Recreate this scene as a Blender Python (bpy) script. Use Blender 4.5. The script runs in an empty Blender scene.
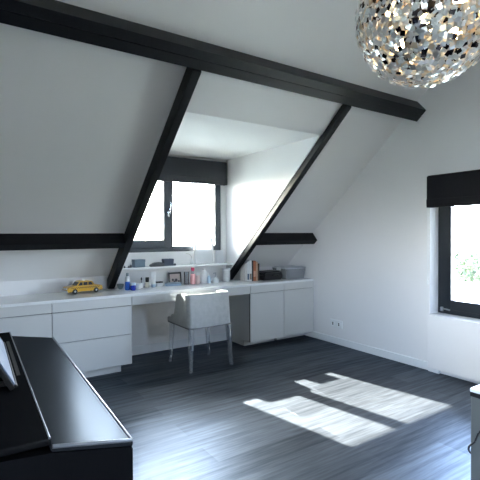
import bpy, bmesh, math, random
from mathutils import Vector, Matrix
random.seed(7)
SC = bpy.context.scene
COL = SC.collection

# ------------------------------------------------------------------ camera, world, sun, exposure
CAM = Vector((0, 0, 1.30))
cd = bpy.data.cameras.new('camera'); cam = bpy.data.objects.new('camera', cd); COL.objects.link(cam)
FPX = 429.63
cd.sensor_width = 36; cd.lens = FPX / 480 * 36; cd.clip_start = 0.02; cd.clip_end = 500
yaw, pit, rol = 0.590535, -0.0146475, -0.0032269
fw = Vector((math.sin(yaw) * math.cos(pit), math.cos(yaw) * math.cos(pit), math.sin(pit)))
r0 = fw.cross(Vector((0, 0, 1))).normalized(); u0 = r0.cross(fw)
rv = math.cos(rol) * r0 + math.sin(rol) * u0; uv = -math.sin(rol) * r0 + math.cos(rol) * u0
cam.matrix_world = Matrix(((rv.x, uv.x, -fw.x, CAM.x), (rv.y, uv.y, -fw.y, CAM.y), (rv.z, uv.z, -fw.z, CAM.z), (0, 0, 0, 1)))
SC.camera = cam

SKY_STRENGTH = 270.0
SUN_STRENGTH = 122.0
EXPOSURE = 0.10
w = bpy.data.worlds.new('sky'); SC.world = w; w.use_nodes = True
nt = w.node_tree; bg = nt.nodes['Background']
sky = nt.nodes.new('ShaderNodeTexSky'); sky.sky_type = 'HOSEK_WILKIE'
SUN_TO = Vector((-0.45, 2.60, 1.845)).normalized()
sky.sun_direction = SUN_TO; sky.turbidity = 5.5; sky.ground_albedo = 0.3
hz = nt.nodes.new('ShaderNodeMixRGB'); hz.inputs[0].default_value = 0.06
hz.inputs[2].default_value = (0.66, 0.74, 1.0, 1)
nt.links.new(sky.outputs[0], hz.inputs[1]); tn = nt.nodes.new('ShaderNodeMixRGB'); tn.blend_type = 'MULTIPLY'; tn.inputs[0].default_value = 1.0; tn.inputs[2].default_value = (1.02, 0.965, 0.96, 1)
nt.links.new(hz.outputs[0], tn.inputs[1]); nt.links.new(tn.outputs[0], bg.inputs[0])
bg.inputs[1].default_value = SKY_STRENGTH

sd = bpy.data.lights.new('sun', 'SUN'); sd.energy = SUN_STRENGTH; sd.angle = math.radians(0.7); sd.color = (1.0, 0.97, 0.92)
sun = bpy.data.objects.new('sun', sd); COL.objects.link(sun)
sun.rotation_euler = (-SUN_TO).to_track_quat('-Z', 'Y').to_euler(); sun.location = (-2, 14, 10)

def portal(name, loc, rot, sx, sy):
    l = bpy.data.lights.new(name, 'AREA'); l.shape = 'RECTANGLE'; l.size = sx; l.size_y = sy
    l.cycles.is_portal = True
    o = bpy.data.objects.new(name, l); COL.objects.link(o); o.location = loc; o.rotation_euler = rot
portal('daylight_dormer', (2.09, 4.64, 1.6), (math.radians(-90), 0, 0), 1.3, 1.05)
portal('daylight_left', (-1.72, -0.70, 1.24), (0, math.radians(-90), 0), 1.04, 1.90)
portal('daylight_roof', (2.2, 2 * 0.8 - 3.075, 1.845 - 0.869 * (3.075 - 3.145) + 0.167 + 0.27), (math.atan(0.869), 0, 0), 0.55, 1.42)
portal('daylight_gable', (3.97, 1.82, 1.2), (0, math.radians(90), 0), 1.4, 1.2)

vs = SC.view_settings
vs.view_transform = 'Standard'; vs.look = 'None'; vs.gamma = 1.0; vs.use_curve_mapping = False; vs.exposure = EXPOSURE
SC.cycles.max_bounces = 14; SC.cycles.diffuse_bounces = 8; SC.cycles.glossy_bounces = 6
SC.cycles.transmission_bounces = 10; SC.cycles.transparent_max_bounces = 16
SC.cycles.use_denoising = True; SC.cycles.caustics_reflective = False; SC.cycles.caustics_refractive = False
SC.cycles.sample_clamp_indirect = 8.0

# ------------------------------------------------------------------ materials
def lin(c):
    f = lambda v: v / 12.92 if v <= 0.04045 else ((v + 0.055) / 1.055) ** 2.4
    return tuple(f(x / 255) for x in c)
MATS = {}
def mat(name, col, rough=0.5, metal=0.0, spec=0.5, noise=0.0, nscale=30.0, bump=0.0, coat=0.0, stretch=None, trans=0.0, ior=1.45, emit=None, estr=0.0):
    if name in MATS: return MATS[name]
    m = bpy.data.materials.new(name); m.use_nodes = True; MATS[name] = m
    t = m.node_tree; b = t.nodes['Principled BSDF']
    b.inputs['Base Color'].default_value = (*col, 1); b.inputs['Roughness'].default_value = rough
    b.inputs['Metallic'].default_value = metal; b.inputs['Specular IOR Level'].default_value = spec
    b.inputs['Coat Weight'].default_value = coat; b.inputs['IOR'].default_value = ior
    b.inputs['Transmission Weight'].default_value = trans
    if emit: b.inputs['Emission Color'].default_value = (*emit, 1); b.inputs['Emission Strength'].default_value = estr
    tc = t.nodes.new('ShaderNodeTexCoord'); mp = t.nodes.new('ShaderNodeMapping'); nz = t.nodes.new('ShaderNodeTexNoise')
    if stretch: mp.inputs['Scale'].default_value = stretch
    nz.inputs['Scale'].default_value = nscale; nz.inputs['Detail'].default_value = 4
    t.links.new(tc.outputs['Object'], mp.inputs[0]); t.links.new(mp.outputs[0], nz.inputs['Vector'])
    if noise > 0:
        mx = t.nodes.new('ShaderNodeMixRGB')
        mx.inputs[1].default_value = (*[c * (1 - noise) for c in col], 1); mx.inputs[2].default_value = (*[min(1, c * (1 + noise)) for c in col], 1)
        t.links.new(nz.outputs['Fac'], mx.inputs[0]); t.links.new(mx.outputs[0], b.inputs['Base Color'])
    if bump > 0:
        bp = t.nodes.new('ShaderNodeBump'); bp.inputs['Strength'].default_value = bump; bp.inputs['Distance'].default_value = 0.002
        t.links.new(nz.outputs['Fac'], bp.inputs['Height']); t.links.new(bp.outputs[0], b.inputs['Normal'])
    return m

M_WALL = mat('white_plaster', (0.82, 0.815, 0.81), 0.7, spec=0.3, noise=0.015, nscale=6, bump=0.06)
M_CEIL = mat('white_roof_board', (0.82, 0.815, 0.80), 0.75, spec=0.3, noise=0.015, nscale=4, bump=0.05)
M_BEAM = mat('black_stained_timber', (0.0035, 0.004, 0.005), 0.45, spec=0.25, noise=0.25, nscale=8, bump=0.15, stretch=(0.6, 8, 8))
M_TRIM = mat('white_gloss_paint', (0.80, 0.82, 0.82), 0.35)
M_CAB = mat('white_lacquer', (0.60, 0.605, 0.59), 0.32, noise=0.01, nscale=3)
M_TOP = mat('white_worktop', (0.80, 0.82, 0.82), 0.22)
M_GAP = mat('painted_gap_shade', (0.01, 0.011, 0.012), 0.8)
M_FRAME = mat('glare_lifted_window_paint', (0.040, 0.050, 0.062), 0.4, noise=0.05)  # lifted from near black to imitate window glare over the dormer frame
M_BLIND_G = mat('charcoal_blind_fabric', (0.032, 0.035, 0.041), 0.9, spec=0.2, noise=0.2, nscale=160, bump=0.25)  # charcoal lifted a little to imitate the same window glare
M_BLIND_B = mat('black_blind_fabric', (0.006, 0.006, 0.008), 0.9, spec=0.2, noise=0.2, nscale=160, bump=0.2)
M_CHROME = mat('chrome', (0.75, 0.77, 0.8), 0.12, metal=1.0)
M_STEEL = mat('brushed_steel', (0.45, 0.47, 0.5), 0.3, metal=1.0)
M_PIANO = mat('satin_black_piano', (0.003, 0.003, 0.0035), 0.30, spec=0.22, noise=0.1, nscale=60)
M_LID = mat('textured_black_lid', (0.005, 0.0055, 0.0065), 0.46, spec=0.2, noise=0.3, nscale=220, bump=0.12)
M_BLACK = mat('black_plastic', (0.01, 0.01, 0.011), 0.4)
M_PAPER = mat('white_paper', (0.80, 0.82, 0.85), 0.7, noise=0.02)

def glass_mat(name, tint, refl=0.9, rough=0.0, milk=0.0, milkcol=(0.7, 0.72, 0.75)):
    m = bpy.data.materials.new(name); m.use_nodes = True; t = m.node_tree
    for n in list(t.nodes): t.nodes.remove(n)
    o = t.nodes.new('ShaderNodeOutputMaterial'); mx = t.nodes.new('ShaderNodeMixShader')
    fr = t.nodes.new('ShaderNodeFresnel'); fr.inputs[0].default_value = 1.45
    ml = t.nodes.new('ShaderNodeMath'); ml.operation = 'MULTIPLY'; ml.inputs[1].default_value = refl
    tr = t.nodes.new('ShaderNodeBsdfTransparent'); tr.inputs[0].default_value = (*tint, 1)
    gl = t.nodes.new('ShaderNodeBsdfGlossy'); gl.inputs['Roughness'].default_value = rough
    src = tr
    if milk > 0:
        df = t.nodes.new('ShaderNodeBsdfDiffuse'); df.inputs[0].default_value = (*milkcol, 1)
        m2 = t.nodes.new('ShaderNodeMixShader'); m2.inputs[0].default_value = milk
        t.links.new(tr.outputs[0], m2.inputs[1]); t.links.new(df.outputs[0], m2.inputs[2]); src = m2
    t.links.new(fr.outputs[0], ml.inputs[0]); t.links.new(ml.outputs[0], mx.inputs[0])
    t.links.new(src.outputs[0], mx.inputs[1]); t.links.new(gl.outputs[0], mx.inputs[2]); t.links.new(mx.outputs[0], o.inputs[0])
    return m
M_GLASS = glass_mat('window_glass', (0.97, 0.99, 0.98))
M_CLEAR = glass_mat('clear_polycarbonate', (0.94, 0.96, 0.98), 2.2, 0.03, 0.12, (0.80, 0.83, 0.86))
M_BOXPLASTIC = glass_mat('translucent_plastic', (0.85, 0.88, 0.90), 1.5, 0.2, 0.35)

def translucent_mat(name, col, share=0.5):
    m = bpy.data.materials.new(name); m.use_nodes = True; t = m.node_tree
    for n in list(t.nodes): t.nodes.remove(n)
    o = t.nodes.new('ShaderNodeOutputMaterial'); mx = t.nodes.new('ShaderNodeMixShader'); mx.inputs[0].default_value = share
    df = t.nodes.new('ShaderNodeBsdfDiffuse'); tl = t.nodes.new('ShaderNodeBsdfTranslucent')
    nz = t.nodes.new('ShaderNodeTexNoise'); nz.inputs['Scale'].default_value = 12; tc = t.nodes.new('ShaderNodeTexCoord')
    mc = t.nodes.new('ShaderNodeMixRGB'); mc.inputs[1].default_value = (*[c * 0.92 for c in col], 1); mc.inputs[2].default_value = (*col, 1)
    t.links.new(tc.outputs['Object'], nz.inputs['Vector']); t.links.new(nz.outputs['Fac'], mc.inputs[0])
    t.links.new(mc.outputs[0], df.inputs[0]); t.links.new(mc.outputs[0], tl.inputs[0])
    t.links.new(df.outputs[0], mx.inputs[1]); t.links.new(tl.outputs[0], mx.inputs[2]); t.links.new(mx.outputs[0], o.inputs[0])
    return m
def satin_mat(name, col, gloss, rough, tint, nscale):
    m = bpy.data.materials.new(name); m.use_nodes = True; t = m.node_tree
    for n in list(t.nodes): t.nodes.remove(n)
    N = t.nodes.new; L = t.links.new
    o = N('ShaderNodeOutputMaterial'); mx = N('ShaderNodeMixShader'); mx.inputs[0].default_value = gloss
    df = N('ShaderNodeBsdfDiffuse'); df.inputs[0].default_value = (*col, 1); gl = N('ShaderNodeBsdfGlossy'); gl.inputs['Color'].default_value = (*tint, 1); gl.inputs['Roughness'].default_value = rough
    tc = N('ShaderNodeTexCoord'); nz = N('ShaderNodeTexNoise'); nz.inputs['Scale'].default_value = nscale; nz.inputs['Detail'].default_value = 3
    bp = N('ShaderNodeBump'); bp.inputs['Strength'].default_value = 0.15; bp.inputs['Distance'].default_value = 0.001
    L(tc.outputs['Object'], nz.inputs['Vector']); L(nz.outputs['Fac'], bp.inputs['Height']); L(bp.outputs[0], gl.inputs['Normal'])
    L(df.outputs[0], mx.inputs[1]); L(gl.outputs[0], mx.inputs[2]); L(mx.outputs[0], o.inputs[0])
    return m
M_LID = satin_mat('textured_black_lid', (0.006, 0.0065, 0.008), 0.062, 0.35, (0.80, 0.90, 1.0), 220)
M_PIANO = satin_mat('satin_black_piano', (0.004, 0.004, 0.0045), 0.016, 0.34, (0.85, 0.92, 1.0), 120)
M_THIN = translucent_mat('thin_white_paper', (0.84, 0.86, 0.88))
def floor_mat():
    m = bpy.data.materials.new('dark_oak_planks'); m.use_nodes = True; t = m.node_tree; b = t.nodes['Principled BSDF']
    N = t.nodes.new; L = t.links.new
    tc = N('ShaderNodeTexCoord'); br = N('ShaderNodeTexBrick')
    br.offset = 0.37; br.offset_frequency = 2
    br.inputs['Scale'].default_value = 1.0; br.inputs['Brick Width'].default_value = 1.25; br.inputs['Row Height'].default_value = 0.19
    br.inputs['Mortar Size'].default_value = 0.0018; br.inputs['Mortar Smooth'].default_value = 0.2; br.inputs['Bias'].default_value = 0.0
    br.inputs['Color1'].default_value = (0.013, 0.0135, 0.015, 1); br.inputs['Color2'].default_value = (0.023, 0.0235, 0.025, 1); br.inputs['Mortar'].default_value = (0.008, 0.008, 0.009, 1)
    L(tc.outputs['Object'], br.inputs['Vector'])
    mp = N('ShaderNodeMapping'); mp.inputs['Scale'].default_value = (1.6, 26, 1); L(tc.outputs['Object'], mp.inputs[0])
    nz = N('ShaderNodeTexNoise'); nz.inputs['Scale'].default_value = 2.2; nz.inputs['Detail'].default_value = 7; nz.inputs['Roughness'].default_value = 0.62; L(mp.outputs[0], nz.inputs['Vector'])
    rp = N('ShaderNodeValToRGB'); rp.color_ramp.elements[0].position = 0.32; rp.color_ramp.elements[0].color = (0.55, 0.55, 0.56, 1)
    rp.color_ramp.elements[1].position = 0.72; rp.color_ramp.elements[1].color = (1.35, 1.33, 1.3, 1); L(nz.outputs['Fac'], rp.inputs[0])
    mx = N('ShaderNodeMixRGB'); mx.blend_type = 'MULTIPLY'; mx.inputs[0].default_value = 1.0
    L(br.outputs['Color'], mx.inputs[1]); L(rp.outputs[0], mx.inputs[2]); L(mx.outputs[0], b.inputs['Base Color'])
    # a second brick field gives every plank its own tone and gloss
    b2 = N('ShaderNodeTexBrick'); b2.offset = 0.37; b2.offset_frequency = 2
    for k_, v_ in (('Scale', 1.0), ('Brick Width', 1.25), ('Row Height', 0.19), ('Mortar Size', 0.0018), ('Mortar Smooth', 0.2), ('Bias', 0.0)): b2.inputs[k_].default_value = v_
    b2.inputs['Color1'].default_value = (0, 0, 0, 1); b2.inputs['Color2'].default_value = (1, 1, 1, 1); b2.inputs['Mortar'].default_value = (0.5, 0.5, 0.5, 1)
    L(tc.outputs['Object'], b2.inputs['Vector'])
    am = N('ShaderNodeMath'); am.operation = 'MULTIPLY_ADD'; am.inputs[1].default_value = 0.3; L(b2.outputs['Color'], am.inputs[0]); L(nz.outputs['Fac'], am.inputs[2])
    mr = N('ShaderNodeMapRange'); mr.inputs['From Min'].default_value = 0.25; mr.inputs['From Max'].default_value = 1.0
    mr.inputs['To Min'].default_value = 0.33; mr.inputs['To Max'].default_value = 0.48; L(am.outputs[0], mr.inputs[0]); L(mr.outputs[0], b.inputs['Roughness'])
    bp = N('ShaderNodeBump'); bp.inputs['Strength'].default_value = 0.4; bp.inputs['Distance'].default_value = 0.002
    ad = N('ShaderNodeMath'); ad.operation = 'SUBTRACT'; L(nz.outputs['Fac'], ad.inputs[0]); L(br.outputs['Fac'], ad.inputs[1]); L(ad.outputs[0], bp.inputs['Height']); L(bp.outputs[0], b.inputs['Normal'])
    b.inputs['Specular IOR Level'].default_value = 0.0
    gl = N('ShaderNodeBsdfGlossy'); gl.inputs['Color'].default_value = (0.74, 0.86, 1.0, 1); L(mr.outputs[0], gl.inputs['Roughness']); L(bp.outputs[0], gl.inputs['Normal'])
    # worn satin oil: the gloss varies along the grain and from plank to plank
    n2 = N('ShaderNodeTexNoise'); n2.inputs['Scale'].default_value = 1.1; n2.inputs['Detail'].default_value = 5; n2.inputs['Roughness'].default_value = 0.6; L(mp.outputs[0], n2.inputs['Vector'])
    a2 = N('ShaderNodeMath'); a2.operation = 'MULTIPLY_ADD'; a2.inputs[1].default_value = 0.16; L(b2.outputs['Color'], a2.inputs[0]); L(n2.outputs['Fac'], a2.inputs[2])
    fm = N('ShaderNodeMapRange'); fm.inputs['From Min'].default_value = 0.34; fm.inputs['From Max'].default_value = 0.80; fm.inputs['To Min'].default_value = 0.07; fm.inputs['To Max'].default_value = 0.165
    L(a2.outputs[0], fm.inputs[0])
    ms = N('ShaderNodeMixShader'); L(fm.outputs[0], ms.inputs[0]); L(b.outputs[0], ms.inputs[1]); L(gl.outputs[0], ms.inputs[2])
    L(ms.outputs[0], t.nodes['Material Output'].inputs[0])
    return m
M_FLOOR = floor_mat()

# ------------------------------------------------------------------ mesh helpers
def xform(vs_, mtx):
    if mtx is not None:
        for v in vs_: v.co = mtx @ v.co
def box(bm, x0, x1, y0, y1, z0, z1, bev=0.0, seg=2, mtx=None):
    cs = [(x0, y0, z0), (x1, y0, z0), (x1, y1, z0), (x0, y1, z0), (x0, y0, z1), (x1, y0, z1), (x1, y1, z1), (x0, y1, z1)]
    v = [bm.verts.new(c) for c in cs]
    fs = [bm.faces.new([v[i] for i in q]) for q in ((0, 3, 2, 1), (4, 5, 6, 7), (0, 1, 5, 4), (1, 2, 6, 5), (2, 3, 7, 6), (3, 0, 4, 7))]
    if bev > 0:
        es = list({e for f in fs for e in f.edges})
        res = bmesh.ops.bevel(bm, geom=es, offset=bev, segments=seg, affect='EDGES', profile=0.5)
        v = list({q for f in res['faces'] for q in f.verts} | {q for q in v if q.is_valid})
    xform(v, mtx)
def prism(bm, poly, a, b, axis='X', bev=0.0, mtx=None):
    """poly in the plane perpendicular to axis, extruded from a to b. X: (y,z)  Y: (x,z)  Z: (x,y)"""
    def P(q, t): return (t, q[0], q[1]) if axis == 'X' else ((q[0], t, q[1]) if axis == 'Y' else (q[0], q[1], t))
    A = [bm.verts.new(P(q, a)) for q in poly]; B = [bm.verts.new(P(q, b)) for q in poly]
    n = len(poly); fs = [bm.faces.new(A), bm.faces.new(B)]
    for i in range(n): fs.append(bm.faces.new([A[i], A[(i + 1) % n], B[(i + 1) % n], B[i]]))
    bmesh.ops.recalc_face_normals(bm, faces=fs)
    v = A + B
    if bev > 0:
        es = list({e for f in fs for e in f.edges})
        res = bmesh.ops.bevel(bm, geom=es, offset=bev, segments=2, affect='EDGES')
        v = list({q for f in res['faces'] for q in f.verts} | {q for q in v if q.is_valid})
    xform(v, mtx)
def lathe(bm, prof, n=24, center=(0, 0, 0), mtx=None, closed=True):
    rings = []
    allv = []
    for (r, z) in prof:
        if r < 1e-6:
            ring = [bm.verts.new((center[0], center[1], center[2] + z))]
        else:
            ring = [bm.verts.new((center[0] + r * math.cos(2 * math.pi * k / n), center[1] + r * math.sin(2 * math.pi * k / n), center[2] + z)) for k in range(n)]
        rings.append(ring); allv += ring
    fs = []
    for a, b in zip(rings, rings[1:]):
        for k in range(n):
            k2 = (k + 1) % n
            if len(a) == 1 and len(b) > 1: fs.append(bm.faces.new([a[0], b[k], b[k2]]))
            elif len(b) == 1 and len(a) > 1: fs.append(bm.faces.new([a[k], b[0], a[k2]]))
            elif len(a) > 1: fs.append(bm.faces.new([a[k], b[k], b[k2], a[k2]]))
    if closed:
        for ring in (rings[0], rings[-1]):
            if len(ring) > 1: fs.append(bm.faces.new(ring))
    bmesh.ops.recalc_face_normals(bm, faces=fs)
    xform(allv, mtx)
def tube(bm, pts, r, n=8):
    pts = [Vector(p) for p in pts]; rings = []
    up = Vector((0, 0, 1))
    for i, p in enumerate(pts):
        d = (pts[min(i + 1, len(pts) - 1)] - pts[max(i - 1, 0)]).normalized()
        a = d.cross(up if abs(d.z) < 0.9 else Vector((1, 0, 0))).normalized(); b = d.cross(a)
        rr = r[i] if isinstance(r, (list, tuple)) else r
        rings.append([bm.verts.new(p + rr * (math.cos(2 * math.pi * k / n) * a + math.sin(2 * math.pi * k / n) * b)) for k in range(n)])
    fs = [bm.faces.new(rings[0]), bm.faces.new(rings[-1])]
    for a, b in zip(rings, rings[1:]):
        for k in range(n): fs.append(bm.faces.new([a[k], a[(k + 1) % n], b[(k + 1) % n], b[k]]))
    bmesh.ops.recalc_face_normals(bm, faces=fs)
def smooth_curve(pts, k=6):
    P = [Vector(p) for p in pts]; out = []
    for i in range(len(P) - 1):
        p0, p1, p2, p3 = P[max(i - 1, 0)], P[i], P[i + 1], P[min(i + 2, len(P) - 1)]
        for j in range(k):
            t = j / k
            out.append(0.5 * ((2 * p1) + (p2 - p0) * t + (2 * p0 - 5 * p1 + 4 * p2 - p3) * t * t + (3 * p1 - p0 - 3 * p2 + p3) * t ** 3))
    out.append(P[-1]); return out
def obj(name, build, m, parent=None, smooth=False, loc=None, **props):
    bm = bmesh.new(); build(bm)
    me = bpy.data.meshes.new(name); bm.to_mesh(me); bm.free()
    for mm in (m if isinstance(m, (list, tuple)) else [m]): me.materials.append(mm)
    if smooth:
        for p in me.polygons: p.use_smooth = True
        try: me.set_sharp_from_angle(angle=math.radians(38))
        except Exception: pass
    o = bpy.data.objects.new(name, me); COL.objects.link(o)
    if parent: o.parent = parent
    if loc: o.location = loc
    for k, v in props.items(): o[k] = v
    return o
def struct(name, build, m, parent=None, **kw):
    o = obj(name, build, m, parent, **kw)
    if parent is None: o['kind'] = 'structure'
    return o
def thing(name, label, cat, loc=(0, 0, 0), rz=0.0, group=None):
    o = bpy.data.objects.new(name, None); COL.objects.link(o); o.empty_display_size = 0.05
    o.location = loc; o.rotation_euler = (0, 0, rz); o['label'] = label; o['category'] = cat
    if group: o['group'] = group
    return o
def tag(o, label, cat, group=None):
    o['label'] = label; o['category'] = cat
    if group: o['group'] = group
    return o
B = lambda *a, **k: (lambda bm: box(bm, *a, **k))

# ------------------------------------------------------------------ setting
XR = 3.748; XL = -1.5; YB = 4.46; RIDGE = 0.8; YF = 2 * RIDGE - YB
T = 0.869; CS = math.sqrt(1 + T * T)
zi = lambda y: 1.845 - T * (y - 3.145)            # inner face of the roof timbers
zo = lambda y, d: zi(y) + d * CS                   # parallel plane at perpendicular distance d
D = 0.126
zr = lambda y: zo(y, D)
KNEE = zr(YB)
RX0, RX1 = 1.330, 1.395                            # left rafter
SX0, SX1 = 2.790, 2.855                            # right rafter
YD = 2.83; ZD = 2.19                               # dormer ceiling

struct('floor', B(XL - 0.2, XR + 0.2, YF - 0.2, YB + 0.2, -0.15, 0.0), M_FLOOR)

SKYL = [(2.00, 2.45)]; SKY_Y0, SKY_Y1 = 3.60, 2.55        # roof window added in the opposite slope for fill light
def build_ceiling(bm):
    def bay(x0, x1): prism(bm, [(YB + 0.3, zr(YB + 0.3)), (RIDGE, zr(RIDGE)), (RIDGE, zr(RIDGE) + 0.28), (YB + 0.3, zr(YB + 0.3) + 0.28)], x0, x1)
    bay(XL - 0.2, RX0 + 0.02); bay(SX1 - 0.02, XR + 0.2)
    prism(bm, [(2.505, zr(2.505)), (RIDGE, zr(RIDGE)), (RIDGE, zr(RIDGE) + 0.28), (2.505, zr(2.505) + 0.28)], RX0 + 0.02, SX1 - 0.02)
    prism(bm, [(YD, ZD), (2.505, ZD + T * (YD - 2.505)), (2.505, zr(2.505) + 0.28), (YD, zr(YD) + 0.28)], RX0 + 0.02, SX1 - 0.02)
    box(bm, RX0 + 0.01, SX1 - 0.01, YD, YB + 0.2, ZD, ZD + 0.22)
    m = lambda y: 2 * RIDGE - y
    def back(x0, x1, ya, yb):
        prism(bm, [(m(ya), zr(ya)), (m(yb), zr(yb)), (m(yb), zr(yb) + 0.28), (m(ya), zr(ya) + 0.28)], x0, x1)
    xs = [XL - 0.2] + [v for q in SKYL for v in q] + [XR + 0.2]
    for k in range(0, len(xs), 2): back(xs[k], xs[k + 1], YB + 0.3, RIDGE)
    for a, b in SKYL: back(a, b, YB + 0.3, SKY_Y0); back(a, b, SKY_Y1, RIDGE)
struct('ceiling', build_ceiling, M_CEIL)

WX0, WX1, WZ0, WZ1 = 1.418, 2.72, 1.10, 2.10        # dormer window opening
def build_back(bm):
    y0, y1 = YB, YB + 0.16
    box(bm, XL - 0.2, RX0 + 0.01, y0, y1, 0, KNEE + 0.02); box(bm, SX1 - 0.01, XR + 0.2, y0, y1, 0, KNEE + 0.02)
    box(bm, RX0 + 0.01, SX1 - 0.01, y0, y1, 0, WZ0)
    box(bm, RX0 + 0.01, WX0, y0, y1, WZ0, ZD + 0.01); box(bm, WX1, SX1 - 0.01, y0, y1, WZ0, ZD + 0.01)
    box(bm, WX0, WX1, y0, y1, WZ1, ZD + 0.01)
struct('wall_back', build_back, M_WALL)
ck = 0.06
cheek = [(YB + 0.1, zo(YB + 0.1, ck)), (YD - 0.05, zo(YD - 0.05, ck)), (YD - 0.05, ZD + 0.1), (YB + 0.1, ZD + 0.1)]
struct('wall_dormer_left', lambda bm: prism(bm, cheek, RX0 + 0.008, RX1 + 0.006), M_WALL)
struct('wall_dormer_right', lambda bm: prism(bm, cheek, SX0 - 0.006, SX1 - 0.008), M_WALL)

GY0, GY1, GZ0, GZ1 = 1.22, 2.37, 0.535, 1.84       # gable window opening
LY0, LY1, LZ0, LZ1 = -1.65, 0.25, 0.72, 1.76  # opening for the added left window
def gable(bm, x0, x1, GY0, GY1, GZ0, GZ1):
    prof = lambda y: (zr(y) if y > RIDGE else zr(2 * RIDGE - y)) + 0.1
    top = lambda a, b: [(b, prof(b))] + ([(RIDGE, prof(RIDGE))] if a < RIDGE < b else []) + [(a, prof(a))]
    prism(bm, [(GY1, 0), (YB + 0.15, 0)] + top(GY1, YB + 0.15), x0, x1)
    box(bm, x0, x1, GY0, GY1, 0, GZ0)
    prism(bm, [(GY0, GZ1), (GY1, GZ1)] + top(GY0, GY1), x0, x1)
    prism(bm, [(YF - 0.15, 0), (GY0, 0)] + top(YF - 0.15, GY0), x0, x1)
struct('wall_right', lambda bm: gable(bm, XR, XR + 0.22, GY0, GY1, GZ0, GZ1), M_WALL)
struct('wall_left', lambda bm: gable(bm, XL - 0.2, XL, LY0, LY1, LZ0, LZ1), M_WALL)
struct('wall_front', B(XL - 0.2, XR + 0.2, YF - 0.16, YF, 0, KNEE + 0.02), M_WALL)

# roof timbers
def purlin(bm, x0, x1, P1, P2, depth, groove):
    ux, uz = P2[0] - P1[0], P2[1] - P1[1]; l = math.hypot(ux, uz); ux /= l; uz /= l
    nx, nz_ = uz, -ux
    if nz_ < 0: nx, nz_ = -nx, -nz_
    q = lambda s, d: (P1[0] + ux * s + nx * d, P1[1] + uz * s + nz_ * d)
    poly = [q(0, 0)]
    if groove: poly += [q(l * 0.52 - 0.003, 0), q(l * 0.52, 0.006), q(l * 0.52 + 0.003, 0)]
    poly += [q(l, 0), q(l, depth), q(0, depth)]
    prism(bm, poly, x0, x1)
struct('trim_1', lambda bm: purlin(bm, XL, XR, (2.510, 2.378), (2.412, 2.465), 0.15, True), M_BEAM)
struct('trim_2', lambda bm: purlin(bm, XL, RX0 + 0.01, (3.930, 1.169), (3.876, 1.216), 0.125, False), M_BEAM)
struct('trim_3', lambda bm: purlin(bm, SX1 - 0.01, XR, (3.930, 1.169), (3.876, 1.216), 0.125, False), M_BEAM)
yt = 2.535; yb_ = 3.145 + (1.845 - 0.735) / T
raf = [(yt, zi(yt)), (yb_, 0.735), (YB, 0.735), (YB, zo(YB, 0.10)), (yt, zo(yt, 0.10))]
struct('trim_4', lambda bm: prism(bm, raf, RX0, RX1, bev=0.003), M_BEAM)
struct('trim_5', lambda bm: prism(bm, raf, SX0, SX1, bev=0.003), M_BEAM)
# baseboards
struct('baseboard_back', B(XL, XR, YB - 0.015, YB, 0, 0.092, bev=0.003), M_TRIM)
struct('baseboard_right', B(XR - 0.015, XR, 2.372, YB - 0.016, 0, 0.078, bev=0.003), M_TRIM)
struct('baseboard_left', B(XL, XL + 0.015, YF, YB - 0.016, 0, 0.078, bev=0.003), M_TRIM)

# dormer window
w1 = bpy.data.objects.new('window_1', None); COL.objects.link(w1); w1['kind'] = 'structure'
fy0, fy1 = YB + 0.02, YB + 0.10
def b_frame(bm):
    box(bm, WX0, WX0 + 0.045, fy0, fy1, WZ0, WZ1, 0.003); box(bm, 2.642, WX1, fy0, fy1, WZ0, WZ1, 0.003)
    box(bm, WX0 + 0.045, 2.642, fy0, fy1, WZ0, WZ0 + 0.06, 0.003); box(bm, WX0 + 0.045, 2.642, fy0, fy1, WZ1 - 0.06, WZ1, 0.003)
    box(bm, 2.035, 2.09, fy0, fy1, WZ0 + 0.06, WZ1 - 0.06, 0.003)
obj('window_frame', b_frame, M_FRAME, w1)
def b_sash(bm):
    y0, y1 = YB + 0.0, YB + 0.085
    x0, x1, z0, z1 = 1.452, 2.037, 1.145, 2.06
    box(bm, x0, x0 + 0.078, y0, y1, z0, z1, 0.003); box(bm, x1 - 0.07, x1, y0, y1, z0, z1, 0.003)
    box(bm, x0 + 0.078, x1 - 0.07, y0, y1, z0, z0 + 0.088, 0.003); box(bm, x0 + 0.078, x1 - 0.07, y0, y1, z1 - 0.08, z1, 0.003)
sash = obj('sash', b_sash, M_FRAME, w1)
obj('pane', B(1.53, 1.967, YB + 0.05, YB + 0.056, 1.233, 1.98), M_GLASS, sash)
obj('pane', B(2.09, 2.642, YB + 0.05, YB + 0.056, 1.16, 2.04), M_GLASS, w1)
def b_handle(bm):
    box(bm, 2.008, 2.032, YB - 0.012, YB, 1.49, 1.56, 0.004)
    tube(bm, [(2.02, YB - 0.01, 1.53), (2.02, YB - 0.05, 1.53)], 0.008)
    tube(bm, smooth_curve([(2.02, YB - 0.05, 1.525), (2.024, YB - 0.055, 1.57), (2.036, YB - 0.05, 1.645)]), 0.008)
obj('window_handle', b_handle, M_CHROME, sash, smooth=True)

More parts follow.
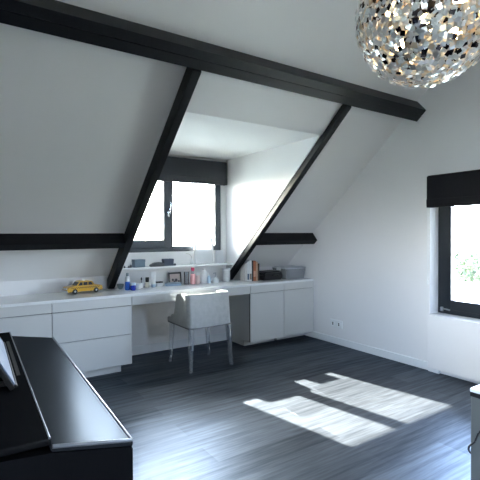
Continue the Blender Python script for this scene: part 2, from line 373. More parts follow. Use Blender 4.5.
# unseen window added in the left gable as fill light for the right wall
w3 = bpy.data.objects.new('window_3', None); COL.objects.link(w3); w3['kind'] = 'structure'
def b_frame3(bm):
    x0, x1 = XL - 0.19, XL - 0.12
    ym = (LY0 + LY1) / 2
    for a, b in ((LY0, LY0 + 0.07), (ym - 0.05, ym + 0.05), (LY1 - 0.07, LY1)): box(bm, x0, x1, a, b, LZ0, LZ1, 0.003)
    for a, b in ((LY0 + 0.07, ym - 0.05), (ym + 0.05, LY1 - 0.07)):
        box(bm, x0, x1, a, b, LZ0, LZ0 + 0.07, 0.003); box(bm, x0, x1, a, b, LZ1 - 0.07, LZ1, 0.003)
obj('window_frame', b_frame3, M_FRAME, w3)
for a, b in ((LY0 + 0.07, (LY0 + LY1) / 2 - 0.05), ((LY0 + LY1) / 2 + 0.05, LY1 - 0.07)):
    obj('pane', B(XL - 0.158, XL - 0.152, a, b, LZ0 + 0.07, LZ1 - 0.07), M_GLASS, w3)

# unseen roof window added in the opposite slope to light the cabinet fronts
for i, (a, b) in enumerate(SKYL):
    wn = bpy.data.objects.new('window_%d' % (i + 4), None); COL.objects.link(wn); wn['kind'] = 'structure'
    mm = lambda y: 2 * RIDGE - y
    def slab(bm, x0, x1, ya, yb, o0, o1): prism(bm, [(mm(ya), zr(ya) + o0), (mm(yb), zr(yb) + o0), (mm(yb), zr(yb) + o1), (mm(ya), zr(ya) + o1)], x0, x1)
    obj('window_frame', lambda bm: [slab(bm, a, a + 0.06, SKY_Y0, SKY_Y1, 0.16, 0.27), slab(bm, b - 0.06, b, SKY_Y0, SKY_Y1, 0.16, 0.27), slab(bm, a + 0.06, b - 0.06, SKY_Y0, SKY_Y0 - 0.05, 0.16, 0.27), slab(bm, a + 0.06, b - 0.06, SKY_Y1 + 0.05, SKY_Y1, 0.16, 0.27)], M_FRAME, wn)
    obj('pane', lambda bm: slab(bm, a + 0.06, b - 0.06, SKY_Y0 - 0.05, SKY_Y1 + 0.05, 0.21, 0.216), M_GLASS, wn)

# gable window
w2 = bpy.data.objects.new('window_2', None); COL.objects.link(w2); w2['kind'] = 'structure'
gx0, gx1 = XR + 0.135, XR + 0.20
def b_frame2(bm):
    box(bm, gx0, gx1, GY1 - 0.06, GY1, GZ0, GZ1, 0.003); box(bm, gx0, gx1, GY0, GY0 + 0.06, GZ0, GZ1, 0.003)
    box(bm, gx0, gx1, GY0 + 0.06, GY1 - 0.06, GZ0, GZ0 + 0.06, 0.003); box(bm, gx0, gx1, GY0 + 0.06, GY1 - 0.06, GZ1 - 0.06, GZ1, 0.003)
M_FRAME_R = mat('near_black_window_paint', (0.014, 0.018, 0.023), 0.4, noise=0.05)
obj('window_frame', b_frame2, M_FRAME_R, w2)
def b_sash2(bm):
    x0, x1 = XR + 0.12, XR + 0.185
    y0, y1, z0, z1 = GY0 + 0.045, GY1 - 0.045, GZ0 + 0.045, GZ1 - 0.045
    box(bm, x0, x1, y1 - 0.09, y1, z0, z1, 0.003); box(bm, x0, x1, y0, y0 + 0.09, z0, z1, 0.003)
    box(bm, x0, x1, y0 + 0.09, y1 - 0.09, z0, z0 + 0.09, 0.003); box(bm, x0, x1, y0 + 0.09, y1 - 0.09, z1 - 0.09, z1, 0.003)
sash2 = obj('sash', b_sash2, M_FRAME_R, w2)
obj('pane', B(XR + 0.15, XR + 0.156, GY0 + 0.135, GY1 - 0.135, GZ0 + 0.135, GZ1 - 0.135), M_GLASS, sash2)
obj('hinge', lambda bm: (tube(bm, [(XR + 0.115, 2.32, 0.585), (XR + 0.115, 2.24, 0.578)], 0.007), box(bm, XR + 0.105, XR + 0.125, 2.305, 2.33, 0.56, 0.60, 0.003)), M_STEEL, sash2)

# white panel below the gable window
pn = thing('radiator_cover', 'flat white panel box below the black framed window on the right wall', 'radiator cover', (XR, 1.8, 0))
def b_pn(bm):
    box(bm, -0.038, -0.001, GY0 - 1.8, 2.37 - 1.8, 0.032, 0.533, 0.004)
obj('front_panel', b_pn, M_WALL, pn)
obj('plinth', B(-0.030, -0.001, 2.26 - 1.8, 2.365 - 1.8, 0.0, 0.032), M_TRIM, pn)

# ------------------------------------------------------------------ outside
M_LAWN = mat('bright_bounce_ground', (0.56, 0.58, 0.48), 0.9, spec=0.1, noise=0.35, nscale=3)  # ground colour made far paler to bounce light indoors
lawn = obj('garden_ground', B(-90, 110, -90, 120, -3.2, -2.9), M_LAWN); lawn['kind'] = 'structure'
M_LEAF = mat('hedge_leaves', (0.06, 0.08, 0.045), 0.8, noise=0.4, nscale=2, bump=0.5)
M_POST = mat('weathered_fence_wood', (0.06, 0.06, 0.055), 0.8, noise=0.2)
def foliage(bm, rx, ry, rz_, n, s):
    for _ in range(n):
        v = Vector((random.gauss(0, 1), random.gauss(0, 1), random.gauss(0, 1))).normalized()
        k = 0.55 + 0.45 * random.random()
        c = Vector((v.x * rx * k, v.y * ry * k, rz_ + v.z * rz_ * k))
        q = Matrix.Rotation(random.uniform(0, 6.28), 4, Vector((random.random(), random.random(), random.random() + 0.1)).normalized())
        a = s * random.uniform(0.6, 1.3)
        vs2 = [bm.verts.new(c + (q @ Vector(p)) * a) for p in ((0, -1, 0), (0.55, 0, 0.15), (0, 1, 0), (-0.55, 0, 0.15))]
        bm.faces.new(vs2)
shrubs = [(34, 17.5, 1.9, 2.2), (39, 21.8, 2.0, 2.0), (31, 12.5, 1.8, 1.8), (42, 31, 3.0, 2.4), (32.5, 21, 1.1, 1.4), (49, 27, 4, 4.2)]
kinds = ['broad green shrub beyond the fence outside the right window', 'tall green shrub to the left behind the fence outside the window', 'low green shrub at the right end of the fence outside', 'wide green shrub farthest left beyond the garden fence', 'small green shrub close behind the fence rails outside', 'large green tree crown farthest beyond the garden fence']
for i, (x, y, rw, hh) in enumerate(shrubs):
    o = obj('shrub', lambda bm: foliage(bm, rw, rw, hh / 2 + 0.3, 900, 0.22), M_LEAF, loc=(x, y, -2.9))
    tag(o, kinds[i], 'shrub', 'shrubs beyond the garden fence')
fn = thing('garden_fence', 'low post and rail fence in the garden outside the right window', 'fence', (27, 14, -2.9))
for k in range(9):
    obj('post', B(-0.06, 0.06, -10 + k * 2.5 - 0.06, -10 + k * 2.5 + 0.06, 0, 1.15), M_POST, fn)
for z in (0.4, 0.75, 1.05):
    obj('rail', B(-0.09, -0.05, -10.2, 10.2, z - 0.05, z + 0.05), M_POST, fn)

# ------------------------------------------------------------------ blinds
bl = thing('roman_blind', 'charcoal fabric blind pulled up over the dormer window', 'blind', (2.09, YB, 2.155))
def b_bl(bm):
    box(bm, -0.665, 0.665, -0.075, -0.012, -0.272, 0.0, 0.006)
    for k in range(3): box(bm, -0.663, 0.663, -0.079 - 0.002 * k, -0.07, -0.272 + 0.012 * k, -0.255 + 0.03 * k, 0.004)
obj('folded_fabric', b_bl, M_BLIND_G, bl)
obj('headrail', B(-0.66, 0.66, -0.06, -0.001, -0.03, 0.006, 0.003), M_BLIND_G, bl)
bl = thing('roman_blind', 'black fabric blind pulled up above the right wall window', 'blind', (XR, 1.80, 1.83))
def b_bl2(bm):
    box(bm, -0.055, -0.006, -0.61, 0.573, -0.292, 0.0, 0.006)
    for k in range(3): box(bm, -0.059 - 0.002 * k, -0.05, -0.608, 0.571, -0.292 + 0.012 * k, -0.275 + 0.03 * k, 0.004)
obj('folded_fabric', b_bl2, M_BLIND_B, bl)
obj('headrail', B(-0.05, -0.001, -0.60, 0.565, -0.02, 0.006, 0.003), M_BLIND_B, bl)
ch = obj('pull_chain', lambda bm: tube(bm, [(-0.012, 0.585, -0.02), (-0.012, 0.585, -0.97)], 0.003, 6), M_TRIM, bl)
obj('chain_weight', lambda bm: lathe(bm, [(0, -1.02), (0.006, -1.015), (0.007, -0.98), (0, -0.97)], 10, (-0.012, 0.585, 0)), M_TRIM, ch)

# ------------------------------------------------------------------ built-in desk and cabinets
YC = 3.935; ZT = 0.735; ZG = 0.625; ZB = 0.075
WLEFT = -1.49
wt = thing('worktop', 'long white worktop running along the knee wall under the dormer', 'worktop', (0, YC, ZT))
obj('top_slab', B(WLEFT, XR - 0.004, 0.0, YB - YC - 0.001, -0.025, 0.0, 0.002), M_TOP, wt)
gp = 0.0028
obj('desk_apron', B(1.406 + gp, 2.778 - gp, 0.002, 0.28, -0.11, -0.0255, 0.002), M_CAB, wt)
def cabinet(x0, x1, label, kind, side_gap=0.0, group='white cabinets under the worktop'):
    c = thing('cabinet', label, 'cabinet', ((x0 + x1) / 2, YC, 0), 0, group)
    h = (x1 - x0) / 2
    zt = ZT - 0.0255
    obj('carcass', B(-h + 0.0005, h - 0.0005, 0.030, YB - YC - 0.017, ZB, zt, 0.001), M_CAB, c)
    obj('gap_shade_slab', B(-h + 0.0005, h - 0.0005, 0.0205, 0.0298, ZB + 0.002, zt), M_GAP, c)  # dark slab, paints the shade in the gaps between the fronts
    obj('drawer_front', B(-h + gp, h - gp, 0, 0.02, ZG + gp, zt, 0.0015), M_CAB, c)
    if kind == 'drawers':
        obj('drawer_front', B(-h + gp, h - gp, 0, 0.02, 0.356 + gp, ZG - gp, 0.0015), M_CAB, c)
        obj('drawer_front', B(-h + gp, h - gp, 0, 0.02, ZB, 0.356 - gp, 0.0015), M_CAB, c)
    else:
        obj('door', B(-h + gp, h - gp, 0, 0.02, ZB, ZG - gp, 0.0015), M_CAB, c)
    obj('plinth', B(-h + 0.02, h - 0.09 if kind == 'drawers' else h - 0.02, 0.06 if kind == 'drawers' else 0.16, YB - YC - 0.018, 0.0, ZB), M_CAB, c)
cabinet(0.703, 1.406, 'white three drawer cabinet left of the desk space below the toy taxi', 'drawers')
cabinet(0.0, 0.703, 'white drawer cabinet behind the black piano, left of the toy taxi', 'drawers')
cabinet(-0.703, 0.0, 'white drawer cabinet at the far left end of the built-in row', 'drawers')
cabinet(2.778, 3.263, 'white one door cabinet beside the desk space below the row of books', 'door')
cabinet(3.263, XR - 0.004, 'white one door cabinet against the right wall below the storage box', 'door')

sh = thing('window_shelf', 'white ledge shelf above the desk below the dormer window', 'shelf', (2.09, YB, 0.95))
obj('board', B(-0.688, 0.688, -0.17, -0.001, -0.022, 0.0, 0.004), M_TOP, sh)

# wall socket
so = thing('wall_socket', 'white double power socket low on the right wall', 'socket', (XR, 3.555, 0.237))
obj('face_plate', B(-0.014, -0.001, -0.097, 0.097, -0.046, 0.046, 0.004), M_TRIM, so)
for s in (-0.047, 0.047):
    k = obj('outlet', lambda bm: lathe(bm, [(0.030, 0.0), (0.030, 0.003), (0.023, 0.003), (0.021, 0.0005), (0, 0.0005)], 24, mtx=Matrix.Translation((-0.014, s, 0)) @ Matrix.Rotation(-math.pi / 2, 4, 'Y')), M_TRIM, so)
    obj('contact_holes', lambda bm: [lathe(bm, [(0.009, 0), (0.009, 0.0012), (0, 0.0012)], 10, mtx=Matrix.Translation((-0.0146, s, dz)) @ Matrix.Rotation(-math.pi / 2, 4, 'Y')) for dz in (-0.009, 0.009)], M_BLACK, k)

# ------------------------------------------------------------------ chair
M_FAB = mat('pale_toile_fabric', (0.43, 0.44, 0.43), 0.85, spec=0.2, noise=0.22, nscale=26, bump=0.15)
M_SEATB = mat('chair_base_grey', (0.16, 0.165, 0.17), 0.6)
chr_ = thing('desk_chair', 'pale upholstered chair with clear plastic legs pushed up to the white desk', 'chair', (2.066, 3.812, 0))
def b_back(bm):
    hw, yb0, yf, th, rc = 0.242, -0.225, 0.25, 0.035, 0.05
    path = []
    for k in range(9): path.append((-hw, yf + (yb0 + rc - yf) * k / 8))
    for k in range(1, 6):
        a = math.pi + (math.pi / 2) * k / 6; path.append((-hw + rc + rc * math.cos(a), yb0 + rc + rc * math.sin(a)))
    n = 10
    for k in range(n + 1): path.append((-hw + rc + (2 * hw - 2 * rc) * k / n, yb0 - 0.012 * math.sin(math.pi * k / n)))
    for k in range(1, 6):
        a = 1.5 * math.pi + (math.pi / 2) * k / 6; path.append((hw - rc + rc * math.cos(a), yb0 + rc + rc * math.sin(a)))
    for k in range(9): path.append((hw, yb0 + rc + (yf - yb0 - rc) * k / 8))
    def top(y):
        pts = [(-1, 0.728), (-0.1, 0.724), (-0.02, 0.716), (0.03, 0.712), (0.05, 0.68), (0.07, 0.60), (0.09, 0.535), (0.11, 0.50), (0.16, 0.47), (0.26, 0.455)]
        for (a, b), (c, d) in zip(pts, pts[1:]):
            if y <= c: return b + (d - b) * (y - a) / (c - a)
        return pts[-1][1]
    # denser side samples where the arm drops
    dense = [(-hw, y) for y in (0.25, 0.2, 0.16, 0.13, 0.11, 0.09, 0.07, 0.058, 0.05, 0.03, 0.0, -0.04, -0.1, -0.15)]
    path = dense + path[8:]; mir = [(hw, y) for (_, y) in reversed(dense)]
    path = path[:-9] + [(hw, yb0 + rc)] + mir
    N = len(path); NZ = 7; O = []; I = []
    for i, (x, y) in enumerate(path):
        a = Vector(path[max(i - 1, 0)]); b = Vector(path[min(i + 1, N - 1)]); d = (b - a).normalized(); nrm = Vector((-d.y, d.x))
        zt = top(y); z0 = 0.41
        lean = lambda z: 0.03 * max(0, (z - 0.42) / 0.3) * (1 if y < 0 else 0)
        O.append([bm.verts.new((x, y + lean(z0 + (zt - z0) * j / NZ), z0 + (zt - z0) * j / NZ)) for j in range(NZ + 1)])
        xi, yi = x + nrm.x * th, y + nrm.y * th
        I.append([bm.verts.new((xi, yi + lean(z0 + (zt - z0) * j / NZ), z0 + (zt - 0.004 - z0) * j / NZ)) for j in range(NZ + 1)])
    fs = []
    for i in range(N - 1):
        for j in range(NZ):
            fs.append(bm.faces.new([O[i][j], O[i + 1][j], O[i + 1][j + 1], O[i][j + 1]])); fs.append(bm.faces.new([I[i][j + 1], I[i + 1][j + 1], I[i + 1][j], I[i][j]]))
        fs.append(bm.faces.new([O[i][NZ], O[i + 1][NZ], I[i + 1][NZ], I[i][NZ]])); fs.append(bm.faces.new([I[i][0], I[i + 1][0], O[i + 1][0], O[i][0]]))
    for e in (0, N - 1):
        for j in range(NZ): fs.append(bm.faces.new([O[e][j], O[e][j + 1], I[e][j + 1], I[e][j]]))
    bmesh.ops.recalc_face_normals(bm, faces=fs)
    bmesh.ops.bevel(bm, geom=[e for e in bm.edges if e.is_manifold and e.calc_face_angle(0) > 1.0], offset=0.006, segments=2, affect='EDGES')
obj('backrest', b_back, M_FAB, chr_, smooth=True)
obj('seat', B(-0.205, 0.205, -0.19, 0.262, 0.418, 0.475, 0.018, 3), M_FAB, chr_, smooth=True)
obj('seat_base', B(-0.238, 0.238, -0.222, 0.255, 0.398, 0.417, 0.005), M_SEATB, chr_)
for sx in (-1, 1):
    for sy in (-1, 1):
        def b_leg(bm):
            x1, y1 = sx * 0.205, (-0.205 if sy < 0 else 0.215); x0, y0 = sx * 0.225, (-0.23 if sy < 0 else 0.225)
            a, b = 0.022, 0.015
            A = [bm.verts.new((x1 + i * a, y1 + j * a, 0.398)) for i, j in ((-1, -1), (1, -1), (1, 1), (-1, 1))]
            Bq = [bm.verts.new((x0 + i * b, y0 + j * b, 0.0)) for i, j in ((-1, -1), (1, -1), (1, 1), (-1, 1))]
            fs = [bm.faces.new(A), bm.faces.new(Bq)] + [bm.faces.new([A[k], A[(k + 1) % 4], Bq[(k + 1) % 4], Bq[k]]) for k in range(4)]
            bmesh.ops.recalc_face_normals(bm, faces=fs)
            bmesh.ops.bevel(bm, geom=list(bm.edges), offset=0.004, segments=2, affect='EDGES')
        obj('leg', b_leg, M_CLEAR, chr_, label='clear plastic leg')

# ------------------------------------------------------------------ piano
LEN = 1.335
pi_ = thing('digital_piano', 'black digital piano with closed lid in the lower left foreground', 'piano', (0.399, 1.185, 0), math.radians(-2.0))
prof = [(0.015, 0.575), (0.015, 0.702), (0.010, 0.7075), (-0.195, 0.7455), (-0.43, 0.765), (-0.43, 0.0), (-0.05, 0.0), (-0.04, 0.05), (-0.30, 0.07), (-0.30, 0.575)]
obj('side_panel', lambda bm: prism(bm, prof, -0.028, 0.0, 'Y'), M_PIANO, pi_)
obj('side_panel', lambda bm: prism(bm, prof, LEN, LEN + 0.028, 'Y'), M_PIANO, pi_)
obj('keybed', B(-0.30, 0.012, 0.0005, LEN - 0.0005, 0.575, 0.70, 0.004), M_PIANO, pi_)
obj('back_panel', B(-0.43, -0.405, 0.0005, LEN - 0.0005, 0.25, 0.76, 0.002), M_PIANO, pi_)
obj('key_lid', lambda bm: prism(bm, [(0.016, 0.708), (0.016, 0.722), (0.008, 0.729), (-0.196, 0.765), (-0.196, 0.748)], -0.0285, LEN + 0.0285, 'Y', bev=0.003), M_LID, pi_, smooth=True)
M_EDGE = mat('edge_highlight_grey', (0.30, 0.32, 0.35), 0.28, metal=0.7)  # pale metal standing in for reflections on the black piano edges
lip_glint = obj('lid_edge_highlight', lambda bm: tube(bm, [(-0.192, -0.0275, 0.7618), (0.0095, -0.0275, 0.7262), (0.0115, -0.024, 0.7258), (0.0115, LEN + 0.026, 0.7258)], 0.0052, 12), M_EDGE, pi_, smooth=True)  # tube added as the painted highlight along the lid edge
def b_top(bm):
    box(bm, -0.435, -0.198, -0.03, LEN + 0.03, 0.766, 0.786, 0.0045, 3)
obj('top_panel', b_top, M_PIANO, pi_, smooth=True)
obj('top_edge_highlight', lambda bm: tube(bm, [(-0.199, -0.029, 0.785), (-0.199, LEN + 0.029, 0.785)], 0.0028, 10), M_EDGE, pi_, smooth=True)  # tube added as the painted highlight along the top panel edge
obj('rest_groove', B(-0.228, -0.216, 0.55, LEN - 0.2, 0.7855, 0.7875, 0.0005), M_BLACK, pi_)
mr_ = Matrix.Translation((-0.245, 0, 0.792)) @ Matrix.Rotation(math.radians(-28), 4, 'Y')
def b_rest(bm):
    box(bm, -0.016, 0.0, 0.395, 1.065, 0.0, 0.31, 0.003, mtx=mr_); box(bm, 0.0, 0.010, 0.395, 1.065, 0.0, 0.008, 0.002, mtx=mr_)
rest = obj('music_rest', b_rest, M_BLACK, pi_)
for y in (0.45, 0.9): obj('bracket', B(-0.36, -0.265, y, y + 0.02, 0.786, 0.80, 0.002), M_BLACK, pi_)
sm = thing('sheet_music', 'pale blue grey sheet music leaning on the rest of the black piano', 'sheet music', (0.399, 1.185, 0), math.radians(-2.0))
def b_sheet(bm):
    box(bm, 0.001, 0.006, 0.40, 0.73, 0.009, 0.30, 0.001, mtx=mr_); box(bm, 0.001, 0.006, 0.735, 1.06, 0.009, 0.30, 0.001, mtx=mr_)
obj('pages', b_sheet, mat('blue_grey_paper', (0.20, 0.25, 0.33), 0.45, noise=0.03), sm)

# ------------------------------------------------------------------ white cabinet at the right edge
cb = thing('side_cabinet', 'white topped low cabinet cut off by the lower right photo edge', 'cabinet', (1.565, 0.826, 0))
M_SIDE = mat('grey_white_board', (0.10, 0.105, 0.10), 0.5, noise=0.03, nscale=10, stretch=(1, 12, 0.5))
obj('top_board', B(-0.003, 0.62, -0.95, 0.003, 0.722, 0.735, 0.002), M_TOP, cb)
obj('edge_band', B(-0.002, 0.618, -0.948, 0.002, 0.706, 0.7215), M_BLACK, cb)
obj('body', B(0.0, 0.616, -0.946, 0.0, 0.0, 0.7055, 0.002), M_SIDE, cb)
cord = obj('power_cord', lambda bm: tube(bm, smooth_curve([(1.558, 0.68, 0.738), (1.5545, 0.71, 0.70), (1.5565, 0.755, 0.635), (1.5565, 0.791, 0.589), (1.5565, 0.808, 0.547), (1.553, 0.823, 0.529), (1.552, 0.827, 0.513), (1.5565, 0.822, 0.500)]), 0.0035, 8), M_BLACK, smooth=True)
tag(cord, 'thin black cord hanging down the side of the low white cabinet', 'cord')

# ------------------------------------------------------------------ toy taxi
M_YEL = mat('taxi_yellow_paint', (0.52, 0.29, 0.009), 0.3, coat=0.3)
M_DARKGL = mat('dark_toy_glass', (0.03, 0.03, 0.035), 0.1)
M_RUB = mat('black_rubber', (0.012, 0.012, 0.012), 0.7)
M_WHT = mat('white_plastic', (0.80, 0.81, 0.82), 0.4)
tx = thing('toy_taxi', 'yellow checkered toy taxi car on the left part of the white worktop', 'toy car', (1.045, 4.29, ZT), math.radians(9))
tx.scale = (1.15, 1.15, 1.15)
low = [(-0.150, 0.020), (-0.150, 0.050), (-0.143, 0.058), (-0.075, 0.066), (0.085, 0.066), (0.140, 0.060), (0.150, 0.052), (0.150, 0.022), (0.135, 0.018), (-0.135, 0.018)]
obj('body', lambda bm: prism(bm, low, -0.056, 0.056, 'Y', bev=0.004), M_YEL, tx, smooth=True)
cabp = [(-0.075, 0.064), (-0.048, 0.097), (-0.030, 0.103), (0.045, 0.103), (0.062, 0.097), (0.085, 0.064)]
def b_cabin(bm):
    prism(bm, cabp, -0.050, 0.050, 'Y', bev=0.004)
cabn = obj('cabin', b_cabin, M_YEL, tx, smooth=True)
for x0, x1, xa, xb in ((-0.058, -0.022, -0.042, -0.022), (-0.016, 0.020, -0.016, 0.020), (0.026, 0.066, 0.026, 0.052)):
    for s in (-1, 1): obj('window', lambda bm: prism(bm, [(x0, 0.068), (x1, 0.068), (xb, 0.094), (xa, 0.094)], s * 0.0495, s * 0.0512, 'Y'), M_DARKGL, cabn)
obj('windscreen', lambda bm: prism(bm, [(-0.0735, 0.068), (-0.0515, 0.0945), (-0.049, 0.0945), (-0.071, 0.068)], -0.044, 0.044, 'Y'), M_DARKGL, cabn)
obj('rear_window', lambda bm: prism(bm, [(0.0835, 0.068), (0.066, 0.0935), (0.063, 0.0935), (0.081, 0.068)], -0.044, 0.044, 'Y'), M_DARKGL, cabn)
obj('roof_light', B(-0.012, 0.012, -0.022, 0.022, 0.1025, 0.113, 0.003), M_WHT, tx)
def b_check(bm, s):
    for k in range(28):
        for rr in range(2):
            if (k + rr) % 2 == 0:
                x = -0.126 + k * 0.009; z = 0.045 + rr * 0.005
                box(bm, x, x + 0.009, *(sorted((s * 0.0555, s * 0.0566))), z, z + 0.005)
for s in (-1, 1): obj('checker_stripe', lambda bm: b_check(bm, s), M_BLACK, tx)
obj('bumper', B(-0.157, -0.148, -0.057, 0.057, 0.022, 0.033, 0.002), M_CHROME, tx); obj('bumper', B(0.148, 0.157, -0.057, 0.057, 0.022, 0.033, 0.002), M_CHROME, tx)
obj('grille', B(-0.1525, -0.149, -0.028, 0.028, 0.036, 0.052, 0.001), M_CHROME, tx)
for s in (-1, 1):
    obj('headlight', lambda bm: lathe(bm, [(0.008, 0), (0.007, 0.003), (0, 0.004)], 14, mtx=Matrix.Translation((-0.149, s * 0.042, 0.045)) @ Matrix.Rotation(-math.pi / 2, 4, 'Y')), M_WHT, tx)
    for x in (-0.088, 0.092):
        R = Matrix.Translation((x, s * 0.046, 0.0215)) @ Matrix.Rotation(-s * math.pi / 2, 4, 'X')
        wl = obj('wheel', lambda bm: lathe(bm, [(0.010, 0), (0.0195, 0.0), (0.0215, 0.003), (0.0215, 0.010), (0.0195, 0.013), (0.010, 0.013)], 24, mtx=R), M_RUB, tx, smooth=True)
        obj('hubcap', lambda bm: lathe(bm, [(0.0085, 0.0131), (0.007, 0.0145), (0, 0.0155)], 18, mtx=R), M_STEEL, wl, smooth=True)

# ------------------------------------------------------------------ things on the dormer shelf (z 0.95)
ZS = 0.9503
M_BLUEBOX = mat('slate_blue_card', (0.11, 0.16, 0.21), 0.6, noise=0.1)
M_NAVY = mat('dark_navy_card', (0.045, 0.06, 0.095), 0.6)
M_CASE = mat('dark_grey_case', (0.05, 0.055, 0.065), 0.5)
t = thing('gift_box', 'slate blue box on the left of the dormer shelf', 'box', (1.636, 4.37, ZS), 0.05)
obj('base', B(-0.058, 0.058, -0.04, 0.04, 0, 0.058, 0.002), M_BLUEBOX, t); obj('lid', B(-0.060, 0.060, -0.042, 0.042, 0.056, 0.082, 0.002), M_BLUEBOX, t)
t = thing('gift_box', 'dark navy box on the dormer shelf beside the flat dark case', 'box', (1.975, 4.38, ZS), -0.06)
obj('base', B(-0.055, 0.055, -0.038, 0.038, 0, 0.052, 0.002), M_NAVY, t); obj('lid', B(-0.057, 0.057, -0.040, 0.040, 0.050, 0.076, 0.002), M_NAVY, t)
def b_case(bm):
    prism(bm, [(-0.078, 0.0), (-0.078, 0.018), (-0.03, 0.042), (0.04, 0.046), (0.072, 0.034), (0.078, 0.02), (0.078, 0.0)], -0.032, 0.032, 'Y', bev=0.006)
tag(obj('spectacle_case', b_case, M_CASE, smooth=True, loc=(1.832, 4.345, ZS)), 'flat dark grey spectacle case lying between the two boxes on the shelf', 'case')
for x, y, h, rr, lab in ((1.478, 4.35, 0.028, 0.010, 'tiny dark trinket jar farthest left on the dormer shelf'), (1.520, 4.34, 0.030, 0.012, 'tiny dark trinket jar second from the left on the shelf'), (1.548, 4.36, 0.040, 0.013, 'small dark trinket jar next to the slate blue box')):
    t = thing('trinket_jar', lab, 'jar', (x, y, ZS), 0, 'trinket jars on the dormer shelf')
    obj('body', lambda bm: lathe(bm, [(0, 0), (rr * 0.8, 0), (rr, h * 0.3), (rr * 0.8, h * 0.62), (0, h * 0.64)], 16), M_CASE, t, smooth=True)
    obj('lid', lambda bm: lathe(bm, [(0, h * 0.64), (rr * 0.85, h * 0.64), (rr * 0.8, h * 0.8), (rr * 0.25, h * 0.85), (rr * 0.25, h), (0, h)], 16), M_STEEL, t, smooth=True)
tag(obj('shell_ornament', lambda bm: lathe(bm, [(0, 0), (0.012, 0), (0.017, 0.008), (0.010, 0.02), (0, 0.026)], 12), M_CASE, smooth=True, loc=(2.052, 4.36, ZS)), 'small grey ornament just right of the dark navy box', 'ornament')
# picture canvas, card, feather
t = thing('white_picture', 'tall pale picture in white frame leaning on the window on the shelf', 'picture', (2.45, 4.40, ZS))
Rm = Matrix.Rotation(math.radians(-7), 4, 'X')
obj('picture_frame', lambda bm: [box(bm, -0.125, -0.105, -0.012, 0.008, 0.002, 0.295, 0.002, mtx=Rm), box(bm, 0.105, 0.125, -0.012, 0.008, 0.002, 0.295, 0.002, mtx=Rm), box(bm, -0.105, 0.105, -0.012, 0.008, 0.002, 0.022, 0.002, mtx=Rm), box(bm, -0.105, 0.105, -0.012, 0.008, 0.275, 0.295, 0.002, mtx=Rm)], M_WHT, t)
obj('print', B(-0.105, 0.105, -0.004, 0.004, 0.022, 0.275, mtx=Rm), M_THIN, t)
def b_card(bm):
    box(bm, -0.052, 0.052, -0.001, 0.001, 0, 0.155, mtx=Matrix.Rotation(math.radians(-10), 4, 'X') @ Matrix.Translation((0, -0.0, 0.0005)))
    box(bm, -0.052, 0.052, -0.001, 0.001, 0, 0.153, mtx=Matrix.Translation((0, 0.05, 0)) @ Matrix.Rotation(math.radians(9), 4, 'X'))
tag(obj('greeting_card', b_card, M_THIN, loc=(2.652, 4.375, ZS)), 'white folded card standing right of the pale picture on the shelf', 'card')
t = thing('bud_vase', 'slim white vase with a pale curved stem left of the pale picture', 'vase', (2.268, 4.37, ZS))
obj('vase', lambda bm: lathe(bm, [(0, 0), (0.016, 0), (0.02, 0.02), (0.012, 0.05), (0.008, 0.075), (0.007, 0.075), (0.010, 0.05), (0, 0.03)], 16), M_WHT, t, smooth=True)
obj('stem', lambda bm: tube(bm, smooth_curve([(0, 0, 0.03), (-0.004, 0, 0.085), (-0.03, 0, 0.118), (-0.075, 0, 0.128)]), [0.003] * 18 + [0.002]), mat('pale_dry_stem', (0.5, 0.52, 0.46), 0.8), t)

# ------------------------------------------------------------------ things on the desk (z 0.735)
Z0 = ZT + 0.0003
M_BLUE = mat('bright_blue_plastic', (0.03, 0.16, 0.60), 0.3); M_DBLUE = mat('deep_blue_glass', (0.01, 0.03, 0.32), 0.12)
M_GREYP = mat('grey_green_plastic', (0.20, 0.25, 0.25), 0.5); M_PINK = mat('pink_liquid', (0.75, 0.38, 0.40), 0.25); M_RED = mat('raspberry_cap', (0.50, 0.03, 0.10), 0.35)
M_LBLUE = mat('pale_blue_plastic', (0.42, 0.55, 0.70), 0.35); M_BROWN = mat('brown_label', (0.16, 0.09, 0.05), 0.5); M_SILV = mat('silver_canister', (0.62, 0.64, 0.65), 0.35, metal=0.4)
def lathe_thing(name, label, cat, x, y, parts, group=None):
    t = thing(name, label, cat, (x, y, Z0), 0, group)
    for nm, m, prof in parts: obj(nm, (lambda pr: (lambda bm: lathe(bm, pr, 20)))(prof), m, t, smooth=True)
    return t
def cyl(r, z0, z1, b=0.003): return [(0, z0), (r - b, z0), (r, z0 + b), (r, z1 - b), (r - b, z1), (0, z1)]
G = 'toiletries on the desk under the dormer shelf'
lathe_thing('lotion_bottle', 'blue bottle with tall white shoulder and dark cap at the left of the desk', 'bottle', 1.470, 4.24, [
    ('body', M_BLUE, cyl(0.026, 0, 0.085)), ('shoulder', M_WHT, [(0, 0.0852), (0.026, 0.0852), (0.024, 0.125), (0.014, 0.14), (0, 0.14)]), ('cap', M_GREYP, cyl(0.013, 0.1402, 0.172))], G)
lathe_thing('cream_jar', 'deep blue glass jar with pale lid in front of the blue bottle', 'jar', 1.505, 4.175, [
    ('body', M_DBLUE, cyl(0.028, 0, 0.052, 0.006)), ('lid', M_LBLUE, cyl(0.027, 0.0522, 0.074))], G)
lathe_thing('patterned_cup', 'small white cup with dark dots right of the deep blue jar', 'cup', 1.587, 4.235, [
    ('body', M_WHT, [(0, 0), (0.020, 0), (0.027, 0.012), (0.030, 0.062), (0.027, 0.062), (0.023, 0.012), (0, 0.006)])], G)
t = thing('cosmetics_cup', 'white pot holding a dark make-up brush behind the dotted cup', 'pot', (1.640, 4.31, Z0), 0, G)
obj('pot', lambda bm: lathe(bm, [(0, 0), (0.024, 0), (0.026, 0.055), (0.023, 0.055), (0.021, 0.006), (0, 0.005)], 20), M_WHT, t, smooth=True)
